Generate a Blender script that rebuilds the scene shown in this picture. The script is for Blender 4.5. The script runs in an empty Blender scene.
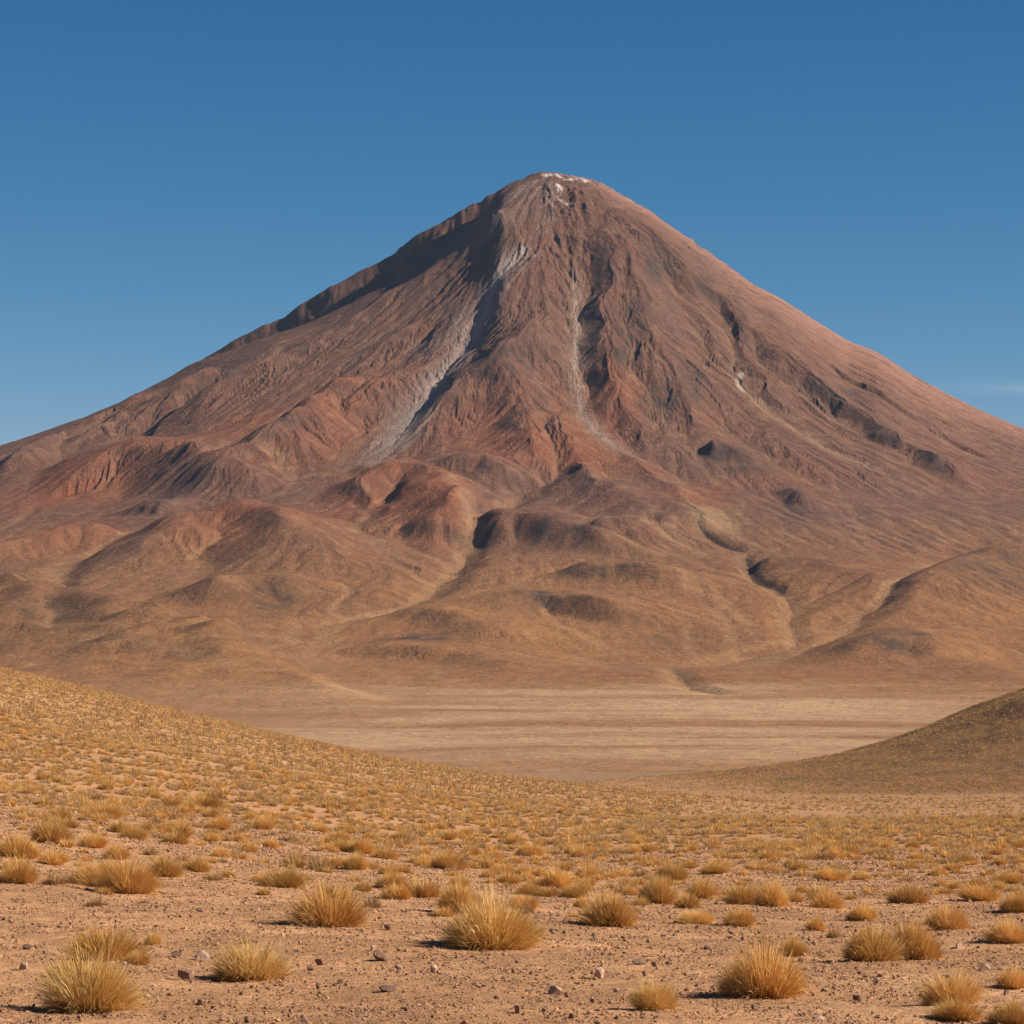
import bpy, math, time
import numpy as np
T0 = time.time()
def log(*a): print('[scene %.1fs]' % (time.time()-T0), *a)
rng = np.random.default_rng(7)
F, HORIZ, CX = 3200.0, 640.0, 512.0       # long lens: focal length in pixels, horizon row
SC = bpy.context.scene
COL = SC.collection

# ---------------------------------------------------------------- noise helpers
def hash2(ix, iy, seed):
    h = (ix.astype(np.int64)*374761393 + iy.astype(np.int64)*668265263 + seed*1442695041) & 0xFFFFFFFF
    h = ((h ^ (h >> 13))*1274126177) & 0xFFFFFFFF
    h = ((h ^ (h >> 16))*2246822519) & 0xFFFFFFFF
    return ((h ^ (h >> 15)) & 0xFFFFFF).astype(np.float32)/np.float32(0x1000000)
GT = np.random.default_rng(3).random((512, 512)).astype(np.float32)*np.float32(2*math.pi)
GC, GS = np.cos(GT), np.sin(GT)
def perlin(x, y, seed=0):
    x = np.asarray(x, np.float32) + np.float32(seed*17.31); y = np.asarray(y, np.float32) + np.float32(seed*9.73)
    ix = np.floor(x); iy = np.floor(y); fx = x-ix; fy = y-iy
    ix = ix.astype(np.int32); iy = iy.astype(np.int32)
    u = fx*fx*fx*(fx*(fx*6-15)+10); v = fy*fy*fy*(fy*(fy*6-15)+10)
    def g(a, b):
        i = (ix+a) & 511; j = (iy+b) & 511
        return GC[i, j]*(fx-a) + GS[i, j]*(fy-b)
    n0 = g(0, 0)*(1-u) + g(1, 0)*u
    n1 = g(0, 1)*(1-u) + g(1, 1)*u
    return (n0*(1-v) + n1*v)*np.float32(1.5)
def fbm(x, y, seed=0, octs=4, gain=.5, lac=2.03):
    a = 1.; s = 0.; t = 0.
    for i in range(octs):
        s = s + a*perlin(x, y, seed+i*5); t += a; a *= gain; x = x*lac; y = y*lac
    return s/t
def sstep(a, b, x):
    t = np.clip((x-a)/(b-a), 0, 1); return t*t*(3-2*t)
def sm_interp(x, xp, fp, k=25, n=4000):
    g = np.linspace(xp[0], xp[-1], n); v = np.interp(g, xp, fp)
    w = np.hanning(2*k+1); w /= w.sum()
    v = np.convolve(np.pad(v, k, mode='reflect', reflect_type='odd'), w, 'valid')
    return np.interp(x, g, v)

# ---------------------------------------------------------------- volcano and plain heightfield
NC = 1500
S = np.linspace(-.205, .205, NC)
YR = np.concatenate([np.arange(2600, 6400, 25), np.arange(6400, 7400, 8), np.arange(7400, 16620, 6.8), np.arange(16620, 21500, 60)])
NR = len(YR)
Sg = np.broadcast_to(S[None, :], (NR, NC)); Yg = np.broadcast_to(YR[:, None], (NR, NC))
X = (Sg*Yg).astype(np.float32); Y = Yg.astype(np.float32)
PLAIN_Z = -155.0
XC, YC = 215.0, 16500.0
sil_px = [(-160,500),(-60,466),(0,446),(30,436),(60,425),(100,411),(150,387),(163,381),(183,369),(216,351),(233,341),(266,324),(283,318),(299,306),
          (332,286),(366,268),(392,255),(415,236),(440,223),(474,204),(506,185),(526,178),(535,173),(547,171),(562,174),(585,178),(603,183),
          (620,194),(644,207),(680,232),(706,250),(756,286),(777,296),(816,321),(852,343),(880,353),(909,373),(944,392),(980,410),(1024,429),(1100,458),(1200,492)]
sil_u = np.array([p[0] for p in sil_px], float); sil_v = np.array([p[1] for p in sil_px], float)
sil_t = (HORIZ - np.interp(CX+S*F, sil_u, sil_v))/F             # tangent of the skyline's elevation

rad = np.hypot(X-XC, Y-YC)
wob = 1+.05*fbm(X/2500, Y/2500, 40, 3)
prof_r = [0, 60, 150, 260, 700, 1400, 2733, 3800, 5000, 6200, 7500, 8600, 9700, 11000, 14000]
prof_z = [2418, 2410, 2375, 2318, 2068, 1670, 985, 600, 320, 105, -66, -121, -146, PLAIN_Z, PLAIN_Z-2]
Z = sm_interp(rad*wob, prof_r, prof_z, k=22).astype(np.float32)
rib_px = [(-160,500),(-60,468),(0,449),(40,440),(80,429),(120,412),(160,390),(200,370),(250,350),(299,330),(350,308),(400,281),(440,255),(475,226),(500,193),(515,183),(526,178),(535,174),(547,171)]
rib_v = np.interp(CX+S*F, [p[0] for p in rib_px]+[547.5, 4000], [p[1] for p in rib_px]+[0, 0])
sil_v2 = np.maximum(np.interp(CX+S*F, sil_u, sil_v), rib_v)
kw = np.hanning(23); kw /= kw.sum()
sil_tr = np.convolve(np.pad((HORIZ-sil_v2)/F, 11, mode='edge'), kw, 'valid')      # where the front shoulder of the cone ends
sil_t = np.convolve(np.pad(sil_t, 6, mode='edge'), np.hanning(13)/np.hanning(13).sum(), 'valid')
def fit_skyline(Z, smooth, target=sil_t):
    t = (Z/Y).max(axis=0)
    f = target/t
    if smooth:
        w = np.hanning(2*smooth+1); w /= w.sum()
        f = np.convolve(np.pad(f, smooth, mode='edge'), w, 'valid')
    rel = np.clip((Z/Y)/t[None, :], 0, 1)
    return np.where(Z > 0, Z*(1+(f[None, :]-1)*sstep(.15, .9, rel)), Z).astype(np.float32)
Z = fit_skyline(Z, 0, sil_tr)
# the ridge that runs down behind the left shoulder, with a hollow between the two
yr_ = YC+430+60*np.interp(CX+S*F, [0, 300, 520], [1, .4, 0])
zr_ = sil_t*yr_
wl_ = np.interp(CX+S*F, [-100, 60, 330, 505], [0, .86, 1, 1])*sstep(580, 505, CX+S*F)
Zf = np.where(Y < yr_[None, :], zr_[None, :]-.46*(yr_[None, :]-Y), zr_[None, :]-.62*(Y-yr_[None, :]))
Zf += (26*perlin(X/330, Y/600, 44)+13*perlin(X/120, Y/260, 45)+9*fbm(X/45, Y/80, 46, 2))*(.35+.65*sstep(0, 120, np.abs(Y-yr_[None, :])))
Zf = Zf-(1-wl_[None, :])*400
d_ = np.clip(.5+.5*(Zf-Z)/30, 0, 1); Z = (Z*(1-d_)+Zf*d_+30*d_*(1-d_)).astype(np.float32)
Zb = Z.copy()
ifront = np.searchsorted(YR, 16400)
def unproj(u, v, amp=0.0):
    """world (x, y) on the bare cone for a direction, for a thing that stands amp metres above it"""
    s = (u-CX)/F; c = np.clip((s-S[0])/(S[1]-S[0]), 0, NC-1.001); i = int(c); a = c-i
    z = Zb[:ifront, i]*(1-a)+Zb[:ifront, i+1]*a + amp
    t = np.maximum.accumulate(z/YR[:ifront])
    tt = (HORIZ-v)/F
    y = np.interp(tt, t, YR[:ifront]); return s*y, y

WX = 34*perlin(X/260, Y/260, 61) + 12*perlin(X/85, Y/85, 62)
WY = 34*perlin(X/260, Y/260, 63) + 12*perlin(X/85, Y/85, 64)
def line_field(pts, reach, amps=None, warp=1.0):
    """signed distance to a polyline (positive = right of its direction as seen on the map) inside its bounding box"""
    P = np.array([unproj(p[0], p[1], (amps[i] if amps else 0)) for i, p in enumerate(pts)])
    y0, y1 = P[:, 1].min()-reach-60, P[:, 1].max()+reach+60
    r0, r1 = np.searchsorted(YR, y0), min(np.searchsorted(YR, y1)+1, NR)
    ss = [(P[:, 0]-reach-60)/max(y0, 3000), (P[:, 0]-reach-60)/y1, (P[:, 0]+reach+60)/max(y0, 3000), (P[:, 0]+reach+60)/y1]
    s0, s1 = min(a.min() for a in ss), max(a.max() for a in ss)
    c0, c1 = np.searchsorted(S, s0), min(np.searchsorted(S, s1)+1, NC)
    if c1-c0 < 2 or r1-r0 < 2: return None
    sl = (slice(r0, r1), slice(c0, c1))
    x = X[sl]+WX[sl]*warp; y = Y[sl]+WY[sl]*warp
    best = np.full(x.shape, 1e9, np.float32); sg = np.ones(x.shape, np.float32); tt = np.zeros(x.shape, np.float32)
    n = len(P)-1
    for k in range(n):
        ax, ay = P[k]; bx, by = P[k+1]; dx, dy = bx-ax, by-ay; L2 = dx*dx+dy*dy+1e-6
        t = np.clip(((x-ax)*dx+(y-ay)*dy)/L2, 0, 1)
        ex = x-(ax+t*dx); ey = y-(ay+t*dy); d = np.hypot(ex, ey)
        m = d < best
        best = np.where(m, d, best); sg = np.where(m, np.sign((x-ax)*dy-(y-ay)*dx), sg); tt = np.where(m, (k+t)/n, tt)
    return sl, best, sg, tt
def prof(t, sharp):
    t = np.clip(t, 0, 1)
    return (1-t)**1.6*sharp + (1-t*t*(3-2*t))*(1-sharp)
def boxblur(a, k, ax):
    if k < 1 or a.shape[ax] < 3*k: return a
    p = [(0, 0), (0, 0)]; p[ax] = (k+1, k); c = np.cumsum(np.pad(a, p, mode='edge').astype(np.float64), axis=ax); n = a.shape[ax]
    return (np.take(c, range(2*k+1, 2*k+1+n), ax)-np.take(c, range(0, n), ax))/(2*k+1)
def ridge(pts, amp, wl, wr, sharp=.5, ends=(.15, .15), warp=1.0, lift=True, soft=.22):
    """pts from top to bottom; wl / wr: widths towards the left / right of the PHOTO when walking down (or, for a crest
    drawn from left to right, wl = behind, wr = in front); amp < 0 cuts a gully"""
    a = [amp*(.6 if lift and amp > 0 else 0)]*len(pts)
    r = line_field(pts, max(wl, wr), a, warp)
    if r is None: return
    sl, d, sg, t = r
    left = sg < 0
    w = np.where(left, wl, wr)
    e = sstep(0, ends[0], t) if ends[0] > 0 else 1.
    e2 = sstep(0, ends[1], 1-t) if ends[1] > 0 else 1.
    add = amp*prof(d/w, sharp)*e*e2*(1+.25*perlin(X[sl]/180, Y[sl]/180, 71))
    b = max(12., soft*min(wl, wr)); by = int(b/6.8/2); bx = int(b/4.2/2)
    for _ in range(2): add = boxblur(boxblur(add, by, 0), bx, 1)
    Z[sl] += add.astype(np.float32)

# direction check: walking down the face (towards the camera, -y) the photo's left (-x) lies on the map right-hand side.
# cross sign: (x-ax)*dy-(y-ay)*dx with dy<0: x<ax gives positive -> so positive = photo left for down-going lines.
def down(pts, amp, left, right, **k):      # a line running down the mountain
    ridge(pts, amp, right, left, **k)
def across(pts, amp, back, front, **k):    # a crest drawn from photo left to photo right; front = towards the camera
    ridge(pts, amp, back, front, **k)      # dx>0: y<ay -> -(y-ay)*dx > 0 -> positive = front

# --- great ribs and gullies of the cone
down([(515,205),(480,235),(440,265),(400,291),(350,323),(299,352),(250,378),(200,401),(160,415),(110,428)], 45, 150, 330, sharp=.6, ends=(.08,.3), warp=.5)
down([(392,348),(350,384),(310,409),(275,434),(240,460)], 130, 220, 400, sharp=.5, ends=(.3,.2))
down([(548,178),(556,215),(552,255),(548,290),(535,325),(520,345)], 1, 190, 200, sharp=.5, ends=(.05,.2), warp=.5)
down([(548,300),(525,333),(500,352),(478,366),(455,386),(436,412),(415,440)], 64, 200, 260, sharp=.5, ends=(.2,.25))
down([(506,355),(522,395),(532,430),(540,465)], 45, 190, 170, sharp=.4, ends=(.2,.2))
down([(533,238),(508,263),(492,284),(481,315),(466,344),(449,362),(431,390),(414,416),(398,438),(374,458)], -24, 150, 110, sharp=.5, ends=(.15,.25), warp=.5)
down([(602,232),(588,262),(583,290),(579,330),(577,362),(582,396),(602,430),(628,455),(664,474)], -26, 190, 140, sharp=.5, ends=(.1,.25))
down([(604,215),(612,248),(608,285),(604,325),(612,370),(630,410),(655,440)], 30, 140, 260, sharp=.6, ends=(.1,.3))
down([(628,232),(640,275),(652,320),(668,365),(690,410),(705,440)], 34, 140, 200, sharp=.6, ends=(.1,.3))
down([(612,196),(640,222),(672,254),(704,284),(734,304),(760,334),(800,366),(850,405),(905,440),(960,475),(1010,505)], 46, 190, 420, sharp=.6, ends=(.08,.3))
down([(668,262),(682,300),(700,345),(722,380)], -16, 130, 110, ends=(.3,.3))
down([(716,300),(726,325),(733,352),(738,372),(760,400),(800,430),(850,458),(905,482),(960,505)], -14, 110, 80, sharp=.8, ends=(.15,.3))
down([(724,296),(736,322),(744,352),(772,390),(815,425),(860,452)], 17, 80, 100, sharp=.8, ends=(.1,.3))
down([(645,300),(672,360),(720,420),(790,470),(850,500)], -18, 160, 140, ends=(.3,.3))
down([(770,345),(820,390),(865,425),(930,462),(1000,500)], 20, 90, 160, sharp=.8, ends=(.2,.2))
down([(800,345),(860,385),(930,425),(1010,470)], -22, 120, 60, ends=(.2,.2))
down([(845,370),(905,412),(960,448),(1020,480)], 7, 80, 140, sharp=.8, ends=(.2,.2))
down([(870,362),(930,400),(990,432),(1040,455)], 14, 80, 120, sharp=.8, ends=(.2,.1))
down([(560,395),(565,430),(585,470),(600,500)], 30, 90, 120, ends=(.3,.3))
down([(620,330),(640,390),(668,430)], -18, 110, 90, sharp=.7, ends=(.3,.3))
down([(455,300),(420,335),(390,370),(350,410),(320,440)], -28, 150, 80, ends=(.3,.3))
down([(420,320),(380,350)], 20, 90, 140, ends=(.4,.4))
down([(300,340),(255,372),(200,400),(140,440),(90,470)], -35, 160, 90, ends=(.2,.2))
down([(230,365),(180,395),(120,425),(60,455)], 65, 130, 240, sharp=.6, ends=(.2,.2))
down([(160,390),(100,425),(40,450),(0,470)], 55, 120, 220, sharp=.6, ends=(.2,.1))
# cliffs that break the smooth ramps
across([(698,446),(725,449),(765,455)], 42, 260, 70, sharp=.4, ends=(.3,.3))
across([(775,486),(800,494),(812,506)], 30, 200, 80, sharp=.4, ends=(.3,.3))
across([(925,466),(950,466),(972,480)], 30, 200, 80, sharp=.4, ends=(.3,.3))
across([(860,430),(885,440),(905,448)], 26, 160, 60, sharp=.4, ends=(.3,.3))
# --- foothills
across([(60,492),(98,466),(130,456),(180,460),(232,475),(262,486)], 92, 342, 313, sharp=.2, ends=(.2,.25), soft=.26)
across([(135,512),(152,506),(178,508)], 44, 234, 123, sharp=.3, ends=(.3,.3), soft=.26)
across([(0,548),(43,540),(83,534),(112,540)], 72, 270, 209, sharp=.3, ends=(.0,.3), soft=.26)
across([(108,556),(150,537),(200,519),(234,513),(266,517),(300,540),(334,558)], 125, 378, 494, sharp=.3, ends=(.25,.25), soft=.26)
down([(118,540),(92,554),(62,574),(36,594)], -30, 160, 120, sharp=.6, ends=(.2,.2), soft=.26)
across([(186,601),(232,583),(266,579),(340,580)], 59, 270, 228, sharp=.3, ends=(.25,.3), soft=.26)
across([(338,492),(365,478),(403,466),(438,479),(456,498),(467,522)], 102, 234, 408, sharp=.45, ends=(.25,.25), soft=.26)
across([(340,490),(372,500),(406,518)], 22, 144, 85, sharp=.6, ends=(.3,.3), soft=.26)
across([(432,468),(456,461),(484,462),(514,482)], 56, 234, 247, sharp=.3, ends=(.25,.25), soft=.26)
across([(478,531),(496,523),(515,522),(537,524),(572,529),(622,539),(680,547)], 72, 630, 161, sharp=.45, ends=(.12,.3), soft=.26)
across([(560,562),(600,566),(650,569),(700,585)], 44, 270, 190, sharp=.2, ends=(.3,.3), soft=.26)
across([(496,610),(526,598),(560,599),(612,606),(668,617)], 47, 378, 142, sharp=.4, ends=(.2,.3), soft=.26)
across([(400,600),(440,612),(480,626),(560,640)], 29, 360, 171, sharp=.3, ends=(.3,.3), soft=.26)
across([(330,640),(400,646),(470,655),(540,668)], 26, 360, 171, sharp=.3, ends=(.3,.3), soft=.26)
down([(548,470),(520,494),(474,524),(454,566),(414,597),(340,618),(260,632)], -45, 130, 120, sharp=.6, ends=(.15,.3), soft=.26)
down([(410,470),(395,500),(402,530),(410,560)], -16, 120, 120, ends=(.3,.3))
across([(540,470),(570,478),(610,490),(660,520),(700,545)], 47, 270, 247, sharp=.3, ends=(.3,.3), soft=.26)
down([(600,430),(640,466),(690,500),(700,520),(705,536)], 34, 200, 120, ends=(.3,.3))
# right-hand ravines and knolls
down([(700,510),(696,530),(720,543),(745,552),(752,574),(786,594),(796,630),(790,645),(740,655),(690,664)], -16, 100, 75, sharp=.85, ends=(.1,.15), warp=.5)
down([(745,550),(752,574),(786,592)], -13, 45, 40, sharp=.6, ends=(.2,.2), warp=.5)
across([(758,556),(790,560),(830,566),(862,590)], 36, 300, 260, sharp=.3, ends=(.2,.3))
down([(1000,520),(950,560),(905,590),(866,614),(800,634)], -38, 150, 150, sharp=.6, ends=(.3,.3))
across([(862,614),(900,591),(932,575),(970,561),(1002,557),(1060,562),(1120,575)], 92, 320, 640, sharp=.3, ends=(.25,.0), soft=.35)
across([(836,657),(868,645),(902,633),(930,642),(962,655)], 50, 240, 420, sharp=.4, ends=(.3,.3), soft=.28)
down([(672,664),(690,684),(728,697)], -16, 70, 60, sharp=.8, ends=(.2,.3), warp=.5)
down([(877,616),(850,626),(830,640),(800,650),(720,662),(640,668)], -14, 120, 100, sharp=.8, ends=(.2,.3))
across([(900,650),(960,662),(1030,678)], 16, 300, 300, ends=(.3,.0), soft=.4)
# near swell at the left foot
across([(-60,588),(0,591),(33,596),(83,602),(133,615),(173,626),(212,639),(244,648),(300,662),(380,676)], 125, 200, 1500, sharp=.3, ends=(.0,.3))
down([(176,626),(205,634),(228,641),(244,645)], -26, 60, 60, sharp=.5, ends=(.2,.2), warp=.4)
for _ in range(3):
    Z[1:-1, 1:-1] = .5*Z[1:-1, 1:-1]+.125*(Z[:-2, 1:-1]+Z[2:, 1:-1]+Z[1:-1, :-2]+Z[1:-1, 2:])
log('features')

# --- running water: many drops roll down the slopes, cutting where they run fast and dropping silt where they slow
CE = 13.0; ex = np.arange(-3500, 3500, CE); ey = np.arange(6600, 16700, CE)
def bil(A, gx_, gy_):
    i = np.clip(gy_.astype(np.int32), 0, A.shape[0]-2); j = np.clip(gx_.astype(np.int32), 0, A.shape[1]-2); b = gy_-i; a = gx_-j
    return (A[i, j]*(1-a)+A[i, j+1]*a)*(1-b)+(A[i+1, j]*(1-a)+A[i+1, j+1]*a)*b
EX, EY = np.meshgrid(ex, ey)
H = bil(Z, np.clip((EX/EY-S[0])/(S[1]-S[0]), 0, NC-1.01), np.interp(EY, YR, np.arange(NR)))/CE
H += .35*fbm(EX/120, EY/120, 77, 4)*(EY > 7000)
H0 = H.copy(); ny_, nx_ = H.shape; flowmap = np.zeros_like(H); dr = np.random.default_rng(21)
for batch in range(18):
    nP = 9000
    p = np.stack([dr.uniform(2, nx_-3, nP), ny_-3-(ny_-6)*dr.random(nP)**1.0], -1); dv = np.zeros((nP, 2)); sp_ = np.ones(nP); sed = np.zeros(nP); wat = np.ones(nP)
    for step in range(110):
        i = p[:, 1].astype(np.int32); j = p[:, 0].astype(np.int32); b = p[:, 1]-i; a = p[:, 0]-j
        h00 = H[i, j]; h10 = H[i, j+1]; h01 = H[i+1, j]; h11 = H[i+1, j+1]
        gx_ = (h10-h00)*(1-b)+(h11-h01)*b; gy_ = (h01-h00)*(1-a)+(h11-h10)*a; h = (h00*(1-a)+h10*a)*(1-b)+(h01*(1-a)+h11*a)*b
        dv[:, 0] = dv[:, 0]*.25-gx_*.75; dv[:, 1] = dv[:, 1]*.25-gy_*.75
        L = np.hypot(dv[:, 0], dv[:, 1])+1e-9; dv /= L[:, None]
        q = p+dv; ok_ = (q[:, 0] > 1) & (q[:, 0] < nx_-3) & (q[:, 1] > 1) & (q[:, 1] < ny_-3)
        q = np.where(ok_[:, None], q, p); h2 = bil(H, q[:, 0], q[:, 1]); dh = h2-h
        cap = np.maximum(-dh, .01)*sp_*wat*2.6
        dep = np.where(dh > 0, np.minimum(dh, sed), np.where(sed > cap, (sed-cap)*.06, 0))
        ero = np.where((dh <= 0) & (sed <= cap), np.minimum((cap-sed)*.035, -dh), 0)
        am = (dep-ero)*ok_*(step < 108); sed -= am
        for (di, dj, w_) in ((0, 0, (1-a)*(1-b)), (0, 1, a*(1-b)), (1, 0, (1-a)*b), (1, 1, a*b)):
            np.add.at(H, (i+di, j+dj), am*w_)
        np.add.at(flowmap, (i, j), wat)
        sp_ = np.sqrt(np.maximum(sp_*sp_-dh*4, .02)); sp_ = np.minimum(sp_, 4); wat *= .988; p = q
D = (H-H0)*CE+.35*CE*fbm(EX/120, EY/120, 77, 4)*0
D = -24*np.tanh(np.maximum(-D, 0)/24)+np.clip(D, 0, 14)
for _ in range(3): D = .5*D+.125*(np.roll(D, 1, 0)+np.roll(D, -1, 0)+np.roll(D, 1, 1)+np.roll(D, -1, 1))
fl = flowmap.copy()
for _ in range(2): fl = .5*fl+.125*(np.roll(fl, 1, 0)+np.roll(fl, -1, 0)+np.roll(fl, 1, 1)+np.roll(fl, -1, 1))
fl = np.log1p(fl)
gxi = (X-ex[0])/CE; gyi = (Y-ey[0])/CE
inE = (gxi > 3) & (gxi < nx_-4) & (gyi > 3) & (gyi < ny_-4)
fade = sstep(3, 40, gxi)*sstep(nx_-4, nx_-40, gxi)*sstep(3, 30, gyi)*sstep(ny_-4, ny_-30, gyi)
DD = np.where(inE, bil(D, np.clip(gxi, 0, nx_-2), np.clip(gyi, 0, ny_-2)), 0)
print('erosion depth', np.percentile(D, [0, 1, 5, 50, 95, 99, 100]), 'flow', np.percentile(fl, [50, 90, 99, 100]))
Z += (DD*fade*np.interp(Z, [-150, 50, 350, 900, 1500], [.2, .35, .62, .5, .34])).astype(np.float32)
FL = np.where(inE, bil(fl, np.clip(gxi, 0, nx_-2), np.clip(gyi, 0, ny_-2)), 0).astype(np.float32)
del DD, EX, EY, H, H0, D
log('water')

# --- erosion: rills that follow the fall line, each octave reading the slope left by the last
yy = Y
def grads(Z):
    zs = np.gradient(Z, S.astype(np.float32), axis=1); zy = np.gradient(Z, YR.astype(np.float32), axis=0)
    zx = zs/yy; return zx, zy - Sg.astype(np.float32)*zx
th0 = np.arctan2(X-XC, YC-Y); rr0 = np.hypot(X-XC, Y-YC)+1
er = ((X-XC)/rr0, (Y-YC)/rr0)                     # outward; e_theta = (-er_y, er_x)
def rill(cell, zx, zy, seed, st=1.0):
    """st = 1: square cells; st > 1: cells drawn out down the cone by that factor"""
    g = np.hypot(zx, zy)+1e-5
    tx, ty = -zy/g, zx/g
    if st > 1:
        px, py = th0*np.float32(1500/cell), rr0/np.float32(cell*st)
        tth = (-tx*er[1]+ty*er[0])*1.0; trr = tx*er[0]+ty*er[1]
        tx, ty = -tth, trr*st*.6
        sgn = 1.0
    else:
        px, py = X/cell, Y/cell
    ix, iy = np.floor(px), np.floor(py); fx, fy = px-ix, py-iy
    va = np.zeros_like(px); wt = np.zeros_like(px)
    for a in (-1, 0, 1):
        for b in (-1, 0, 1):
            cxh = hash2(ix+a, iy+b, seed)*.6-.3+.5; cyh = hash2(ix+a, iy+b, seed+1)*.6-.3+.5
            vx = fx-a-cxh; vy = fy-b-cyh
            w = np.exp(-(vx*vx+vy*vy)*2.6)
            va += np.cos((vx*tx+vy*ty)*6.2832+hash2(ix+a, iy+b, seed+2)*2.0)*w; wt += w
    return va/(wt+1e-4)
upper = sstep(250, 1200, Z)
for cell, amp, sd, st in ((620, 10, 11, 1), (330, 5, 12, 1), (170, 4.2, 13, 3.2), (90, 2.8, 14, 4), (46, 1.6, 15, 4), (110, 1.6, 16, 1)):
    zx, zy = grads(Z)
    sl = np.clip(np.hypot(zx, zy)/.5, 0, 1.05)
    r = rill(cell, zx, zy, sd, st)
    patch = .55+.9*np.clip(.5+fbm(X/900, Y/900, sd+30, 2), 0, 1)
    if st > 1: patch = patch*(.35+.65*upper)*np.clip(rr0/1300, .12, 1)
    Z += (amp*(r*.7-np.abs(r)*.5)*sl*sl**.3*(.42+.58*upper)*patch).astype(np.float32)
Z += (3.0*fbm(X/140, Y/140, 90, 4)*(.2+.8*sstep(-60, 300, Z))).astype(np.float32)
# crags near the top
crag = sstep(1550, 2150, Z)*sstep(.05, .4, fbm(X/350, Y/350, 95, 3)+.15)
Z += (crag*(11*(1-2*np.abs(perlin(X/75, Y/150, 96)))+6*(1-2*np.abs(perlin(X/33, Y/60, 97))))).astype(np.float32)
Z += (sstep(-40, -110, Z)*(5*fbm(X/620, Y/1100, 171, 3)+2.2*fbm(X/160, Y/420, 175, 3))).astype(np.float32)
Z += (sstep(260, -20, Z)*sstep(-140, -60, Z)*9*fbm(X/1100+Y/2600, Y/620, 178, 3)).astype(np.float32)
Z = fit_skyline(Z, 45)
log('erosion')

# ---------------------------------------------------------------- volcano colours (ground materials, plus some shade painted in)
zx, zy = grads(Z); slope = np.hypot(zx, zy)
n1 = fbm(X/900, Y/900, 101, 4); n2 = fbm(X/260, Y/260, 105, 4); n3 = fbm(X/70, Y/70, 109, 3)
theta = np.arctan2(X-XC, YC-Y)
radn = np.hypot(X-XC, Y-YC)
streak = fbm(theta*60, radn/1500, 113, 4)      # bands of scree that run down the cone
streakf = fbm(theta*230, radn/900, 118, 3)+.35*fbm(theta*520, radn/700, 121, 2)
C = np.empty((NR, NC, 3), np.float32)
def mixc(mask, col):
    m = np.clip(mask, 0, 1)[..., None].astype(np.float32); C[:] = C*(1-m)+np.array(col, np.float32)*m
def line_mask(pts, width, soft=.6, warp=.6, fade=(.05, .1), rag=1.0):
    r = line_field(pts, width*2.2, None, warp); M = np.zeros((NR, NC), np.float32)
    if r is None: return M
    sl, d, sg, t = r
    w = width*(1+rag*(.5*n2[sl]+.4*n3[sl]))
    m = 1-sstep(1-soft, 1+soft, d/np.maximum(w, 1))
    m *= sstep(0, fade[0], t)*sstep(0, fade[1], 1-t); M[sl] = m; return M
def blob(u, v, ru, rv, warp=1.0):
    x0, y0 = unproj(u, v); _, ya = unproj(u, v+rv); _, yb = unproj(u, v-rv)
    rx = ru*y0/F; ry = max(abs(yb-ya)/2, 30)
    d = np.hypot((X+warp*WX*1.5-x0)/rx, (Y+warp*WY*1.5-y0)/ry)
    return 1-sstep(.35, 1.15, d+.25*n2)
C[:] = (.235, .128, .088)
mixc(sstep(-.15, .45, n1)*.7, (.27, .125, .075))
mixc(sstep(-.1, .5, streak)*.55, (.245, .155, .12))
mixc(sstep(.0, .5, -streak)*.45, (.15, .095, .078))
# the paler, pinker right flank
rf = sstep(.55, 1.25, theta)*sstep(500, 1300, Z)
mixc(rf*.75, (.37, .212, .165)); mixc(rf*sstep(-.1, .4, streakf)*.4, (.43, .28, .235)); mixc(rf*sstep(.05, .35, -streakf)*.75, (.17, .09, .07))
for b in ((130,475,110,26), (60,545,90,24), (375,500,75,34), (240,540,120,34), (600,400,60,60), (560,450,80,30), (330,430,70,50), (430,520,60,30), (490,430,60,50), (30,500,60,30), (430,505,60,26), (90,500,70,20), (250,430,60,22), (620,470,50,20), (700,500,40,20)):
    mixc(blob(*b)*.7*np.clip(.75+.6*n2, 0, 1), (.37, .14, .068))
tan = sstep(560, 40, Z+170*n1+60*n2)
mixc(tan*.9, (.39, .205, .095))
mixc(tan*sstep(.05, .5, fbm(X/700, Y/1400, 131, 4))*.6, (.44, .245, .105))
mixc(tan*sstep(.0, .5, fbm(X/420, Y/900, 137, 4))*.5, (.25, .145, .08))
mixc(sstep(.02, .4, n3)*.25, (.42, .27, .16))
# darker scrub and rock where the ground is steep
steep = sstep(.62, 1.0, slope+.25*n3)
mixc(steep*.55, (.12, .08, .065))
steepl = sstep(.24, .5, slope)*sstep(420, 200, Z)
mixc(steepl*.5, (.17, .1, .06))
dark = np.zeros((NR, NC), np.float32)  # dark rock patches; shaded faces of the cone are painted dark here too
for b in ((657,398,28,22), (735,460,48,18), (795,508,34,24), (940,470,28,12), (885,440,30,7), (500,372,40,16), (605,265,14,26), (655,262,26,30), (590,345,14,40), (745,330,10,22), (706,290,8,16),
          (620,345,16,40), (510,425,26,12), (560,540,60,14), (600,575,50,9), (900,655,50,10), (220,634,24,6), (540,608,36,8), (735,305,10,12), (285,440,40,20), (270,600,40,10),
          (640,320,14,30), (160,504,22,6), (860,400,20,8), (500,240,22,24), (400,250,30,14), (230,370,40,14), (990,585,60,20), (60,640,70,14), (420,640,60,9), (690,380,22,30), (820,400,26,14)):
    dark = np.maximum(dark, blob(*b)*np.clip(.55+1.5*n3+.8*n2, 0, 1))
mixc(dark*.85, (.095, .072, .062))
mixc(blob(110,652,170,34)*.45, (.26, .15, .08))
sw = [(-60,588),(0,591),(33,596),(83,602),(133,615),(173,626),(212,639),(244,648),(300,662),(380,676)]
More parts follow.
